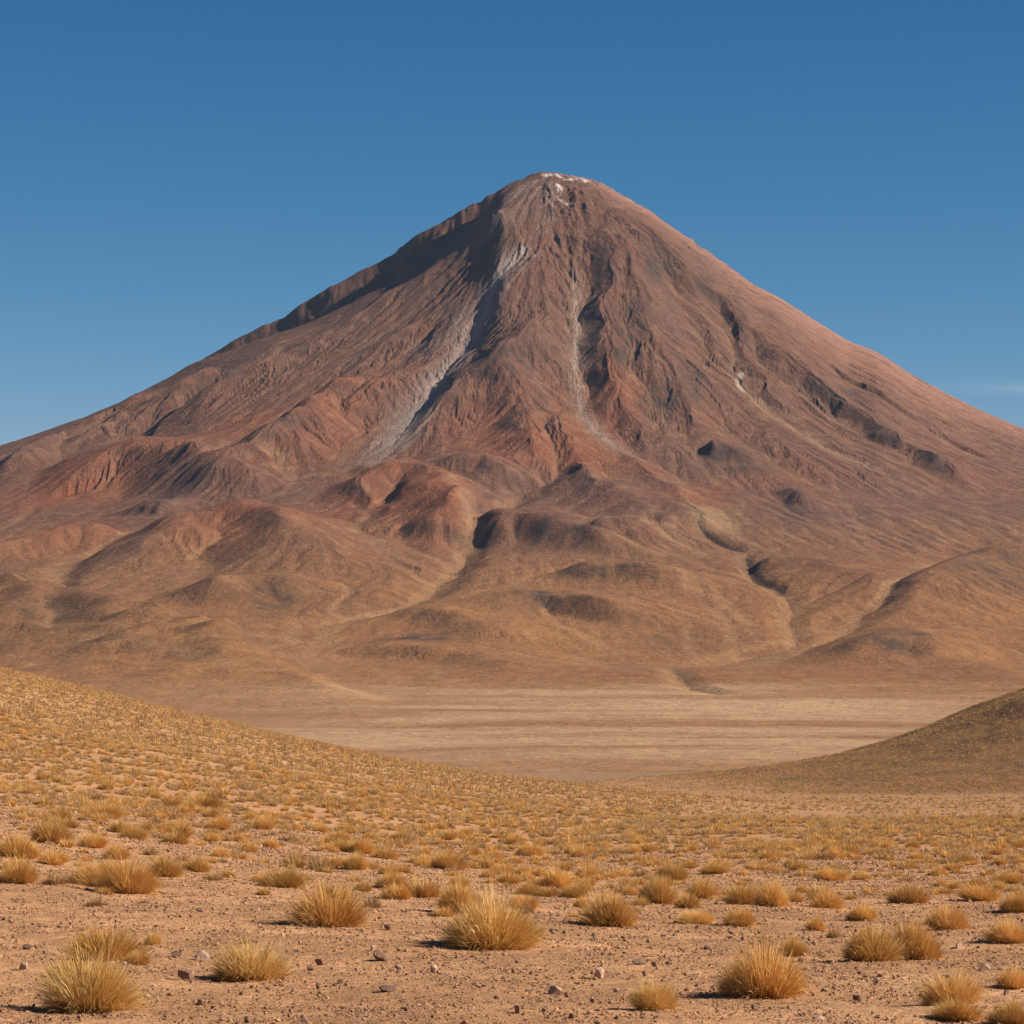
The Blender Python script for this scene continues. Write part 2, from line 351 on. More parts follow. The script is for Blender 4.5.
mixc(line_mask(sw, 26, .8, .6, (.0,.3))*.5, (.50, .31, .17))
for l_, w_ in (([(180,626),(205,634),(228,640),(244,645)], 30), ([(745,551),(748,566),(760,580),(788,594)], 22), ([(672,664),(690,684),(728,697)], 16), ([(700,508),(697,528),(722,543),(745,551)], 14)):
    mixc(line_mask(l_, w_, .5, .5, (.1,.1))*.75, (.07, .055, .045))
fq = np.percentile(FL[FL > 0], [75, 96])
wash = sstep(fq[0], fq[1], FL)
mixc(wash*(.25+.35*tan), (.44, .275, .15))
# pale scree chutes
t1 = [(533,236),(508,263),(492,284),(481,315),(466,344),(449,362),(431,390),(414,416),(398,438),(374,458)]
mixc(line_mask(t1, 80, .9, .25, (.1,.15), .4)*.8, (.36, .30, .27)); mixc(line_mask(t1, 26, .7, .25, (.05,.2), .4)*.6*np.clip(.85+.4*streakf, 0, 1), (.56, .50, .46))
mixc(line_mask([(414,408),(400,434),(372,460),(335,474)], 70, .8, .5, (.3,.3))*.6, (.36, .29, .25))
t2 = [(574,255),(577,290),(577,330),(575,362),(579,396),(594,426),(620,450),(660,472)]
mixc(line_mask(t2, 42, .8, .4, (.2,.2))*.6, (.36, .26, .2)); mixc(line_mask(t2, 13, .6, .25, (.1,.3), .5)*.45, (.52, .43, .36))
mixc(line_mask([(716,345),(738,372),(742,382),(775,415),(820,442),(880,468),(960,500)], 22, .7, .5, (.3,.3))*.55, (.44, .3, .2))
mixc(line_mask([(742,368),(738,378),(745,390)], 14, .6, .2)*.8, (.6, .5, .42))
mixc(line_mask([(546,180),(528,200),(500,226),(470,250),(440,272)], 95, .8, .8, (.1,.3))*.6*sstep(-.1, .4, streakf), (.42, .38, .37))
mixc(line_mask([(552,178),(548,200),(540,225),(533,240)], 40, .8, .5, (.1,.2))*.5*sstep(-.1, .4, streakf), (.45, .40, .38))
mixc(blob(455,330,26,40)*.35, (.40, .30, .27)); mixc(blob(420,345,18,12)*.3, (.42, .33, .3))
mixc(blob(715,520,40,16)*.6, (.43, .3, .17))
for l in ([(640,560),(720,600),(760,640)], [(560,520),(640,530),(720,560)], [(470,560),(420,600),(300,622)], [(866,614),(800,634),(700,660),(620,668)],
          [(960,562),(900,592),(862,616)], [(440,470),(470,520),(454,566)], [(230,450),(300,480),(340,470)], [(100,600),(180,622),(300,640),(420,660)], [(40,655),(160,680),(300,692),(480,694)]):
    mixc(line_mask(l, 30, .8, 1.0, (.3,.3))*.45, (.47, .3, .165))
# snow remnants at the rim
sn = np.maximum(line_mask([(540,174),(556,173),(572,176),(590,181)], 30, .5, .15, (.1,.1)), line_mask([(558,184),(560,190),(561,197),(566,205)], 15, .6, .1))
mixc(sn*sstep(-.4, .1, n3+streakf*.5)*.9, (.84, .83, .84))
mixc(line_mask([(540,176),(520,190),(505,205),(480,232)], 26, .7, .5, (.1,.4))*.65*sstep(-.3, .3, streakf), (.62, .58, .57))
# the plain
pl = sstep(9100, 7600, Y+1500*n1+380*n2+.35*(X-400))*sstep(-80, -118, Z)
Yw = Y+420*fbm(X/1300, Y/2600, 138, 3)+.10*X
pn = fbm(X/1500, Yw/800, 139, 3)*.8+fbm(X/800, Yw/230, 141, 5)*.8; pn2 = fbm(X/420, Yw/110, 147, 4)
Cb = C.copy(); C[:] = (.335, .195, .10)
mixc(sstep(-.05, .4, pn)*.5, (.30, .175, .09)); mixc(sstep(.0, .35, -pn)*.5, (.42, .27, .16)); mixc(sstep(.05, .5, pn2)*.3, (.46, .32, .21))
mixc(sstep(.1, .5, -pn2)*.4, (.29, .175, .1))
# pale salt-dusted streaks in the middle of the basin
salt = sstep(1250, 300, np.abs(X-150-.08*(Y-5000)))*sstep(3700, 4600, Y)*sstep(8700, 7300, Y+260*pn)*sstep(-.35, .25, fbm(X/1300, Yw/520, 151, 4)+.02)
mixc(salt*.72, (.56, .41, .275)); mixc(sstep(-100, -1300, X+250*pn)*.7, (.36, .21, .11)); mixc(sstep(500, 1500, X+250*pn)*.5, (.37, .215, .11))
pl3 = pl[..., None]; C = Cb*(1-pl3)+C*pl3
C *= (.90*pl+(.66+.04*tan)*(1-pl))[..., None]; C *= np.array((1.01, .88, .78), np.float32)*(1-tan[..., None])+np.array((1.03, .88, .72), np.float32)*tan[..., None]
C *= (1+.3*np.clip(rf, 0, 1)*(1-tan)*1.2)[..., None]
C *= (1+.16*n3+.10*fbm(X/30, Y/30, 160, 2))[..., None]
C = np.clip(C, .02, .9)
log('colours')

# ---------------------------------------------------------------- materials
def new_mat(name):
    m = bpy.data.materials.new(name); m.use_nodes = True; nt = m.node_tree; nt.nodes.clear()
    out = nt.nodes.new('ShaderNodeOutputMaterial'); b = nt.nodes.new('ShaderNodeBsdfPrincipled')
    nt.links.new(b.outputs[0], out.inputs[0]); b.inputs['Roughness'].default_value = .95
    b.inputs['Specular IOR Level'].default_value = .12
    return m, nt, b
def nd(nt, typ, **k):
    n = nt.nodes.new(typ)
    for a, v in k.items():
        if a in n.bl_rna.properties: setattr(n, a, v)
        else: n.inputs[a.replace('_', ' ')].default_value = v
    return n
def noise(nt, vec, scale, detail=4, rough=.55):
    n = nd(nt, 'ShaderNodeTexNoise'); n.inputs['Scale'].default_value = scale; n.inputs['Detail'].default_value = detail
    n.inputs['Roughness'].default_value = rough; nt.links.new(vec, n.inputs['Vector']); return n.outputs['Fac']
def ramp(nt, fac, stops):
    r = nt.nodes.new('ShaderNodeValToRGB'); e = r.color_ramp.elements
    while len(e) < len(stops): e.new(.5)
    for i, (p, c) in enumerate(stops):
        e[i].position = p; e[i].color = (*c, 1) if len(c) == 3 else c
    nt.links.new(fac, r.inputs[0]); return r.outputs[0]
def mixn(nt, a, b, fac, mode='MIX'):
    m = nt.nodes.new('ShaderNodeMix'); m.data_type = 'RGBA'; m.blend_type = mode
    for sock, val in ((m.inputs[0], fac), (m.inputs[6], a), (m.inputs[7], b)):
        if hasattr(val, 'links') or isinstance(val, bpy.types.NodeSocket): nt.links.new(val, sock)
        else: sock.default_value = val if not isinstance(val, tuple) or len(val) == 4 else (*val, 1)
    return m.outputs[2]
def bump(nt, h, strength, dist, normal=None):
    b = nt.nodes.new('ShaderNodeBump'); b.inputs['Strength'].default_value = strength; b.inputs['Distance'].default_value = dist
    nt.links.new(h, b.inputs['Height'])
    if normal: nt.links.new(normal, b.inputs['Normal'])
    return b.outputs[0]
def attr(nt, name, t='Color'):
    a = nt.nodes.new('ShaderNodeAttribute'); a.attribute_name = name; return a.outputs[t]

def volcano_material():
    m, nt, b = new_mat('volcanic_slope')
    geo = nd(nt, 'ShaderNodeNewGeometry'); pos = geo.outputs['Position']; fl = attr(nt, 'flow', 'Vector')
    c = attr(nt, 'albedo')
    g1 = noise(nt, pos, .06, 5, .65); g2 = noise(nt, fl, 1.0, 6, .7)
    c = mixn(nt, c, ramp(nt, g1, [(.3, (.7,.7,.7)), (.7, (1.28,1.28,1.28))]), .7, 'MULTIPLY')
    c = mixn(nt, c, ramp(nt, g2, [(.3, (.7,.7,.72)), (.7, (1.3,1.28,1.24))]), .5, 'MULTIPLY')
    nt.links.new(c, b.inputs['Base Color'])
    n = bump(nt, g2, .5, 8.0); n = bump(nt, noise(nt, pos, .045, 6, .68), .9, 9.0, n)
    nt.links.new(n, b.inputs['Normal']); return m

def grid_object(name, X, Y, Z, mat, color=None, flow=None):
    nr, nc = X.shape; co = np.empty((nr*nc, 3), np.float32)
    co[:, 0] = X.ravel(); co[:, 1] = Y.ravel(); co[:, 2] = Z.ravel()
    i = np.arange(nr*nc, dtype=np.int32).reshape(nr, nc)
    q = np.stack([i[:-1, :-1], i[:-1, 1:], i[1:, 1:], i[1:, :-1]], -1).reshape(-1, 4)
    me = bpy.data.meshes.new(name); me.vertices.add(nr*nc); me.vertices.foreach_set('co', co.ravel())
    me.loops.add(q.size); me.loops.foreach_set('vertex_index', q.ravel())
    me.polygons.add(len(q)); me.polygons.foreach_set('loop_start', np.arange(0, q.size, 4, dtype=np.int32))
    me.polygons.foreach_set('use_smooth', np.ones(len(q), bool))
    if color is not None:
        a = me.attributes.new('albedo', 'FLOAT_COLOR', 'POINT'); cc = np.ones((nr*nc, 4), np.float32); cc[:, :3] = color.reshape(-1, 3)
        a.data.foreach_set('color', cc.ravel())
    if flow is not None:
        a = me.attributes.new('flow', 'FLOAT_VECTOR', 'POINT'); a.data.foreach_set('vector', flow.reshape(-1, 3).astype(np.float32).ravel())
    me.update(calc_edges=True); me.materials.append(mat)
    o = bpy.data.objects.new(name, me); COL.objects.link(o); return o
def structure(o, label):
    o['kind'] = 'structure'; o['label'] = label; o['category'] = o.name.split('.')[0].replace('_', ' '); return o

flow = np.stack([theta*150, radn/160, Z*0], -1)
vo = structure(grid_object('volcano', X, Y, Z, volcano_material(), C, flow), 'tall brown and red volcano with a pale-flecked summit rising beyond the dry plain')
del C, Cb, flow, n1, n2, n3, streak, streakf, WX, WY, dark
log('volcano mesh')

# wide flat plain that carries the land out to the horizon
def flat_material():
    m, nt, b = new_mat('dry_plain'); geo = nd(nt, 'ShaderNodeNewGeometry'); g = noise(nt, geo.outputs['Position'], .002, 6, .6)
    nt.links.new(ramp(nt, g, [(.3, (.33,.2,.115)), (.7, (.45,.3,.2))]), b.inputs['Base Color']); return m
xs = np.linspace(-60000, 60000, 40); ys = np.linspace(-30000, 90000, 40)
px, py = np.meshgrid(xs, ys)
structure(grid_object('plain', px, py, px*0+PLAIN_Z-24, flat_material()), 'flat dry plain reaching the horizon around the volcano')

#QUICKCUT
# ---------------------------------------------------------------- foreground hillside
prY = [-60, 0, 29, 64, 144, 288, 420, 1000, 2200, 3800, 4600]
prZ = [.8, -1.75, -3.5, -5.2, -9.45, -16.2, -23.6, -49, -100, -157, -175]
def hill_base(x, y):
    z = sm_interp(y, prY, prZ, k=6, n=6000)
    rampx = sm_interp(x, [-900,-400,-200,-112,-68,-46,-24,-3,24,60,900], [70,56,43,30,19,14,9.6,6,3,0,0], k=25)
    cy = sm_interp(y, [-60,30,64,100,300,700,900,1500,4600], [0,0,.4,.6,.85,1,.93,0,0], k=10)
    z = z+np.maximum(rampx-5.5*(1-sstep(150, 600, y)), 0)*cy
    rx = sm_interp(x, [-900,0,40,89,109,134,159,184,209,234,256,320,420,900], [0,0,3,6.5,8.5,11,15,20.5,28,37,46,66,95,120], k=8)
    ry = sm_interp(y, [-60,960,1600,1750,2500,4600], [0,0,1,1,0,0], k=12)
    return z+rx*ry
def hill(x, y):
    z = hill_base(x, y)
    far = np.clip(y/300., 0, 1)
    z = z + .5*far*fbm(x/22., y/22., 201, 3) + (2.4*fbm(x/60.+y/300., y/260., 207, 4)+1.0*fbm(x/14., y/30., 209, 3))*sstep(900, 1300, y) + .14*fbm(x/5.5, y/5.5, 205, 3)*np.clip(1.2-y/400, 0, 1)
    return z
yr = np.concatenate([np.arange(-38, 24, 1.5), np.arange(24, 50, .06), np.arange(50, 90, .12), 90*np.exp(np.arange(0, math.log(400/90), .0035)), 400*np.exp(np.arange(0, math.log(4500/400), .007))])
ss = np.linspace(-.2, .2, 1100)
gx = (ss[None, :]*(yr[:, None]+40)).astype(np.float32); gy = np.broadcast_to(yr[:, None], gx.shape).astype(np.float32)
gz = hill(gx, gy).astype(np.float32)
near = np.clip(1.3-gy/130, 0, 1)
gz += near*(.045*fbm(gx/.9, gy/.9, 221, 4) + .030*np.abs(fbm(gx/.24, gy/.24, 227, 3)))
# where golden scrub takes over from bare soil, and the browner right-hand hill, painted darker still as it faces from the sun
g1 = fbm(gx/60, gy/90, 231, 4); g2 = fbm(gx/9, gy/14, 235, 4)
lefth = sm_interp(gx, [-900,-60,-20,10,40,900], [1,1,.75,.35,.1,0], k=30)
gc = np.empty(gx.shape+(3,), np.float32)
def gm(mask, col):
    m = np.clip(mask, 0, 1)[..., None].astype(np.float32); gc[:] = gc*(1-m)+np.array(col, np.float32)*m
gc[:] = (.57, .295, .138)
gm(sstep(-.2, .4, g2)*.35, (.48, .255, .125)); gm(sstep(.1, .5, -g2)*.35, (.64, .365, .19))
gm(sstep(140, 330, gy)*lefth*.8, (.43, .24, .105))
gm(sstep(90, 260, gy)*(1-lefth)*.85, (.38, .205, .095)); gm(sstep(500, 1100, gy)*(.55+g1)*.5, (.37, .20, .095))
rh = sstep(960, 1060, gy)*sstep(60, 150, gx)
gm(rh*.92, (.21, .105, .045)); gm(rh*sstep(0, .4, g1)*.6, (.30, .155, .065)); gm(rh*sstep(0.05, .35, -g1)*.6, (.13, .07, .035)); gm(rh*sstep(.1, .4, g2)*.4, (.38, .21, .09))
gm(sstep(1900, 2600, gy)*.9, (.31, .18, .09))
def soil_material():
    m, nt, b = new_mat('stony_soil'); geo = nd(nt, 'ShaderNodeNewGeometry'); pos = geo.outputs['Position']
    c = attr(nt, 'albedo')
    a1 = noise(nt, pos, 9, 6, .7); a2 = noise(nt, pos, 1.1, 5, .65); a3 = noise(nt, pos, .35, 4, .7)
    c = mixn(nt, c, ramp(nt, a1, [(.32, (.66,.64,.62)), (.68, (1.32,1.32,1.34))]), .8, 'MULTIPLY')
    c = mixn(nt, c, ramp(nt, a2, [(.32, (.76,.75,.74)), (.68, (1.22,1.22,1.22))]), .7, 'MULTIPLY')
    c = mixn(nt, c, ramp(nt, a3, [(.35, (.74,.72,.70)), (.65, (1.25,1.25,1.25))]), .7, 'MULTIPLY')
    nt.links.new(c, b.inputs['Base Color'])
    v = nd(nt, 'ShaderNodeTexVoronoi'); v.inputs['Scale'].default_value = 26; nt.links.new(pos, v.inputs['Vector'])
    n = bump(nt, a2, 1.0, .14); n = bump(nt, noise(nt, pos, 16, 6, .75), 1.0, .05, n); n = bump(nt, v.outputs['Distance'], .5, .02, n)
    nt.links.new(n, b.inputs['Normal']); return m
structure(grid_object('ground', gx, gy, gz, soil_material(), gc), 'stony pinkish brown hillside dotted with dry grass in the foreground')
log('ground')

# ground height lookup on the built sheet
def ground_z(x, y):
    x = np.asarray(x, float); y = np.asarray(y, float)
    r = np.clip(np.interp(y, yr, np.arange(len(yr))), 0, len(yr)-1.001); c = np.clip((x/(y+40)-ss[0])/(ss[1]-ss[0]), 0, len(ss)-1.001)
    i = r.astype(int); j = c.astype(int); a = r-i; b = c-j
    return gz[i, j]*(1-a)*(1-b)+gz[i+1, j]*a*(1-b)+gz[i, j+1]*(1-a)*b+gz[i+1, j+1]*a*b
YM = np.concatenate([np.arange(20, 120, .05), np.arange(120, 900, .5)])
def on_ground(u, v):
    s = (u-CX)/F; z = ground_z(s*YM, YM); below = YM*(HORIZ-v)/F <= z
    k = int(np.argmax(below)); y = YM[k]; return s*y, y, float(z[k])

# ---------------------------------------------------------------- grass tussocks
def grass_material(name, stops, trans=.16):
    m = bpy.data.materials.new(name); m.use_nodes = True; nt = m.node_tree; nt.nodes.clear()
    out = nt.nodes.new('ShaderNodeOutputMaterial'); d = nt.nodes.new('ShaderNodeBsdfDiffuse'); t = nt.nodes.new('ShaderNodeBsdfTranslucent'); mx = nt.nodes.new('ShaderNodeMixShader')
    mx.inputs[0].default_value = trans
    c = ramp(nt, attr(nt, 'blade', 'Fac'), stops)
    oi = nd(nt, 'ShaderNodeObjectInfo')
    c = mixn(nt, c, ramp(nt, oi.outputs['Random'], [(0, (.85,.85,.86)), (.5, (1,1,1)), (1, (1.15,1.17,1.2))]), 1.0, 'MULTIPLY')
    nt.links.new(c, d.inputs[0]); nt.links.new(c, t.inputs[0])
    nt.links.new(d.outputs[0], mx.inputs[1]); nt.links.new(t.outputs[0], mx.inputs[2]); nt.links.new(mx.outputs[0], out.inputs[0]); return m
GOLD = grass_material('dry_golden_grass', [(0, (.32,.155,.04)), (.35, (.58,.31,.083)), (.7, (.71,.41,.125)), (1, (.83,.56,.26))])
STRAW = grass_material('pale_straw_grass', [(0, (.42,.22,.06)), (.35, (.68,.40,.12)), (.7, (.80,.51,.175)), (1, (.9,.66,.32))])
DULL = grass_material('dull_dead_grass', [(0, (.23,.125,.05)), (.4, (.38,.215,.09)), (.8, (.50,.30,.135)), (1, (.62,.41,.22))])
def tuft_mesh(name, nb, width, seed, lobes=1, mat=GOLD, segs=3, spiky=1.0, spread=.27):
    r = np.random.default_rng(seed)
    lc = [(0, 0, 1.)] if lobes == 1 else [(r.uniform(-.22, .22), r.uniform(-.14, .14), r.uniform(.55, .95)) for _ in range(lobes)]
    li = r.integers(0, len(lc), nb); lc = np.array(lc)[li]
    q = np.sqrt(r.random(nb)); a = r.random(nb)*2*math.pi
    pg = r.random(3)*6.28                                    # thin places in the crown
    gap = .55+.45*np.sin(3*a+pg[0]+2*q)*np.sin(5*a+pg[1]-3*q); a = np.where(r.random(nb) > gap, a+r.normal(0, .5, nb), a)
    root = np.stack([lc[:, 0]+spread*q*np.cos(a)*lc[:, 2], lc[:, 1]+spread*q*np.sin(a)*lc[:, 2]], -1)
    az = a+r.normal(0, .45, nb); lean = np.clip(q**.9*1.25+r.normal(0, .16, nb), 0, 1.45)
    # uneven dome: length varies with direction so that the outline is ragged
    ph = r.random(4)*6.28
    lob = 1+.13*np.sin(2*az+ph[0])+.10*np.sin(3*az+ph[1])+.08*np.sin(5*az+ph[2])
    L = lc[:, 2]*lob*(.44+.04*np.cos(lean))*r.uniform(.66, 1.06, nb)**spiky
    stray = r.random(nb) < .05; L[stray] *= 1.22
    hd = np.stack([np.cos(az), np.sin(az)], -1)
    t = np.linspace(0, 1, segs+1)
    curve = r.uniform(.0, .6, nb); bent = r.random(nb) < .10; curve[bent] += r.uniform(.6, 1.4, bent.sum())
    P = np.empty((nb, segs+1, 3)); P[:, 0, :2] = root; P[:, 0, 2] = -.03
    for k in range(1, segs+1):
        ang = lean+curve*(t[k]-.5)*1.2
        st = L/segs
        P[:, k, :2] = P[:, k-1, :2]+hd*(np.sin(ang)*st)[:, None]; P[:, k, 2] = P[:, k-1, 2]+np.cos(ang)*st
    P[:, :, 2] = np.maximum(P[:, :, 2], -.03)
    rot = r.random(nb)*math.pi; wv = np.stack([np.cos(rot), np.sin(rot), r.normal(0, .3, nb)], -1)
    w = width*r.uniform(.6, 1.3, nb)
    taper = [1, .9, .6, 0] if segs == 3 else [1, .7, 0]
    V = []; 
    for k in range(segs):
        V.append(P[:, k]-wv*(w*taper[k]/2)[:, None]); V.append(P[:, k]+wv*(w*taper[k]/2)[:, None])
    V.append(P[:, segs]); V = np.stack(V, 1); nv = V.shape[1]
    base = (np.arange(nb)*nv)[:, None]
    faces = []; 
    for k in range(segs-1): faces.append(base+np.array([2*k, 2*k+1, 2*k+3, 2*k+2]))
    quads = np.concatenate(faces) if faces else np.zeros((0, 4), int)
    tris = base+np.array([2*segs-2, 2*segs-1, 2*segs])
    loops = np.concatenate([quads.ravel(), tris.ravel()]).astype(np.int32)
    starts = np.concatenate([np.arange(len(quads))*4, len(quads)*4+np.arange(len(tris))*3]).astype(np.int32)
    me = bpy.data.meshes.new(name); me.vertices.add(nb*nv); me.vertices.foreach_set('co', V.astype(np.float32).ravel())
    me.loops.add(len(loops)); me.loops.foreach_set('vertex_index', loops); me.polygons.add(len(starts)); me.polygons.foreach_set('loop_start', starts)
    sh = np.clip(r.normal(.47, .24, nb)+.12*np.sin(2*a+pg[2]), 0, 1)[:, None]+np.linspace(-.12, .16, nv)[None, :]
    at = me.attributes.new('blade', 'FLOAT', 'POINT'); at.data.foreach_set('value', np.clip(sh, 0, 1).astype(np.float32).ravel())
    me.update(calc_edges=True); me.materials.append(mat); return me
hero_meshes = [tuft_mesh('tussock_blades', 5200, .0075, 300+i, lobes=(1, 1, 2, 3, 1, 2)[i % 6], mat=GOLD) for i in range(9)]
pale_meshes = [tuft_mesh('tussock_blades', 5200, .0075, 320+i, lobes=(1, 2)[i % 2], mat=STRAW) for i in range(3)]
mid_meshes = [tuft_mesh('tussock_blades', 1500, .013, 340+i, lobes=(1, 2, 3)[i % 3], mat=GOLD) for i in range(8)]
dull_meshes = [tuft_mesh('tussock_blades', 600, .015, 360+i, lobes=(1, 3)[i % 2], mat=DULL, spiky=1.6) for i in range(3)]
log('tuft meshes')

KN = [  # u, v of the foot, width px, height px, look, label
(90,1013,98,66,'p','large pale straw tussock, the front-most in the lower left corner'),
(104,961,72,36,'g','wide golden tussock directly behind the large lower left one'),
(137,965,26,14,'g','small clump hugging the right end of the wide tussock behind the large lower left one'),
(62,978,24,16,'p','low pale clump at the left shoulder of the large lower left tussock'),
(152,945,17,14,'p','tiny rounded tuft on bare soil right of the two lower left tussocks'),
(252,983,74,40,'p','pale rounded tussock beside the whitish stone, lower left of centre'),
(98,887,52,27,'g','left and lower half of the joined pair of tussocks on the left'),
(128,894,56,38,'g','right and taller half of the joined pair of tussocks on the left'),
(165,877,37,24,'g','compact tussock just right of the joined pair on the left'),
(22,859,48,24,'g','upper of two spreading tussocks at the left edge'),
(18,884,40,24,'g','lower of two spreading tussocks at the left edge'),
(52,844,38,27,'g','spiky dark-cored tussock above the two at the left edge'),
(93,848,32,16,'g','flat tussock right of the spiky dark-cored one on the far left'),
(105,818,34,17,'g','low wide tussock highest of the bigger ones on the far left'),
(132,839,27,14,'g','small tussock between the flat one and the twin tufts, left side'),
(117,860,26,17,'g','short tussock just above the joined pair on the left'),
(92,907,22,10,'d','lone flat brownish tuft below the joined pair on the left'),
(181,838,24,20,'g','right and fuller of the twin tufts on the upper left'),
(162,833,18,14,'g','left and smaller of the twin tufts on the upper left'),
(218,830,28,15,'g','neat low tussock above a smaller one, right of the twin tufts'),
(211,842,20,11,'g','small tussock directly below the neat low one, right of the twin tufts'),
(206,810,38,16,'g','ragged spreading tussock high on the left, in front of the golden slope'),
(249,852,20,12,'g','small tuft alone on bare soil, a quarter of the way across'),
(213,881,24,12,'d','dull dead tuft right of the compact tussock on the left'),
(53,885,27,14,'d','dull grey tuft right of the lower left-edge tussock'),
(283,888,44,22,'g','flat-topped tussock up and left of the big dark-shadowed one'),
(331,929,72,46,'g','big golden tussock with a dark shadow, left of centre'),
(321,871,30,18,'d','brownish tussock above the big dark-shadowed one'),
(356,870,25,19,'p','lower tuft of the stacked two above the big dark-shadowed tussock'),
(361,854,30,17,'g','upper tuft of the stacked two above the big dark-shadowed tussock'),
(392,890,34,20,'g','low golden tussock up and right of the big dark-shadowed one'),
(374,908,22,14,'d','dull tuft touching the right side of the big dark-shadowed tussock'),
(338,842,25,12,'g','small tuft left of the stacked two, left of centre'),
(272,848,22,10,'g','thin low tuft left of the brownish one, left of centre'),
(399,843,25,13,'g','small rounded tuft right of the stacked two'),
(459,914,46,34,'g','upright tussock behind the largest one in the centre'),
(492,950,98,56,'p','largest tussock of the centre, broad and shaggy'),
(448,870,34,20,'g','mid-sized tussock well above the largest central one'),
(485,869,20,13,'g','small tuft right of the mid-sized one above the largest central tussock'),
(490,878,20,10,'g','flat tuft below a small one, above the largest central tussock'),
(419,864,22,10,'p','thin pale tuft left of the mid-sized tussock above centre'),
(496,860,20,12,'g','round tuft up and right of the mid-sized tussock above centre'),
(266,826,24,12,'g','low tuft against the foot of the golden slope, left of centre'),
(607,927,60,37,'g','broad domed tussock right of the largest central one'),
(582,908,18,12,'g','small knob of grass at the upper left of the broad domed tussock'),
(655,904,40,29,'g','round dense tussock up and right of the broad domed one'),
(640,906,16,10,'g','tiny tuft tucked under the left side of the round dense tussock'),
(704,899,33,22,'g','tussock midway between the round dense one and the long double one'),
(553,888,38,20,'g','widest tuft of the small cluster right of the central shaggy tussock'),
(572,898,28,14,'g','lowest tuft of the small cluster right of the central shaggy tussock'),
(529,895,26,14,'g','left tuft of the small cluster, just above the central shaggy tussock'),
(587,878,22,14,'g','upper right tuft of the small cluster right of the central shaggy tussock'),
(523,909,26,15,'g','tuft peeping over the right shoulder of the central shaggy tussock'),
(672,881,34,20,'g','ragged tussock just above the round dense one'),
(690,869,15,10,'g','tiny tuft behind the ragged one above the round dense tussock'),
(715,874,30,11,'g','long flat tuft above the tussocks right of centre'),
(697,924,34,15,'p','thin pale low tussock left of its small upright neighbour, right of centre'),
(740,927,29,20,'g','small upright tuft right of the thin pale low tussock'),
(755,999,92,56,'g','largest tussock of the right half, with a long black shadow'),
(653,1011,42,31,'p','small round tussock at the bottom, left of the largest right-hand one'),
(775,907,34,27,'g','right half of the long double tussock, right of centre'),
(746,905,34,22,'g','left half of the long double tussock, right of centre'),
(565,871,15,12,'g','tiny tuft above the small cluster right of centre'),
(530,856,30,14,'g','low wide tuft in mid-distance straight above the central shaggy tussock'),
(828,908,34,20,'g','neat dome right of the long double tussock'),
(908,904,38,21,'g','dark-based tussock above the side-by-side pair on the right'),
(979,901,40,18,'g','flat dark-based tussock near the right edge'),
(862,921,33,17,'g','low dome directly above the left of the side-by-side pair'),
(947,929,40,27,'g','tall-sided tussock just right above the side-by-side pair'),
(867,962,58,38,'g','left of the two big side-by-side tussocks on the right'),
(913,960,50,42,'g','right of the two big side-by-side tussocks on the right'),
(816,931,21,17,'g','small tuft left of the low dome on the right'),
(833,938,15,12,'d','tiny dull tuft between the small tuft and the side-by-side pair'),
(793,957,28,20,'g','small dome above the right end of the largest right-hand tussock'),
(1008,944,44,26,'g','tussock cut by the right edge, level with the side-by-side pair'),
(948,1006,60,34,'g','upper of the overlapping tussocks in the lower right corner'),
(957,1022,52,22,'g','lower of the overlapping tussocks in the lower right corner'),
(1016,990,32,20,'g','small tussock on the right edge above the bottom corner'),
(1012,1026,48,26,'g','tussock filling the bottom right corner'),
(1016,913,30,20,'g','ragged tussock on the right edge above the shadowed one'),
(955,889,20,9,'g','low tuft left above the flat dark-based tussock near the right edge'),
(803,893,18,11,'g','small tuft directly above the neat dome, right of the double tussock'),
(830,881,34,15,'g','wide low tuft higher up above the neat dome'),
(860,880,22,10,'g','thin tuft right of the wide low one above the neat dome'),
(938,876,22,12,'g','small tuft high above the tall-sided tussock on the right'),
(1012,884,26,14,'g','tuft at the right edge in front of the golden belt'),
]
def place_tuft(me, x, y, z, w, h, label, group):
    o = bpy.data.objects.new('grass_tussock', me); COL.objects.link(o)
    o.location = (x, y, z); o.scale = (w, w*.9, h); o.rotation_euler = (float(rng.uniform(-.12, .12)), float(rng.uniform(-.12, .12)), float(rng.uniform(0, 6.28)))
    o['label'] = label; o['category'] = 'grass tussock'
    if group: o['group'] = group
    return o
G_T = 'dry grass tussocks on the stony hillside'
occ = []
def tuft_size(me, cache={}):
    if me.name not in cache:
        c = np.empty(len(me.vertices)*3, np.float32); me.vertices.foreach_get('co', c); c = c.reshape(-1, 3)
        cache[me.name] = (2*np.percentile(np.hypot(c[:, 0], c[:, 1]), 97)*.9, np.percentile(c[:, 2], 99.3))
    return cache[me.name]
for u, v, w, h, look, lab in KN:
    x, y, z = on_ground(u, v)
    W = w*y/F; H = h*y/F
    y += .38*W; x = (u-CX)/F*y; z = float(ground_z(x, y))
    ms = dict(g=hero_meshes if w > 24 else mid_meshes, p=pale_meshes, d=dull_meshes)[look]
    me = ms[int(rng.integers(len(ms)))]; we, he = tuft_size(me)
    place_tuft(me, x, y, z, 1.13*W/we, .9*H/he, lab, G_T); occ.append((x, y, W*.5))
log('hero tufts', len(KN))

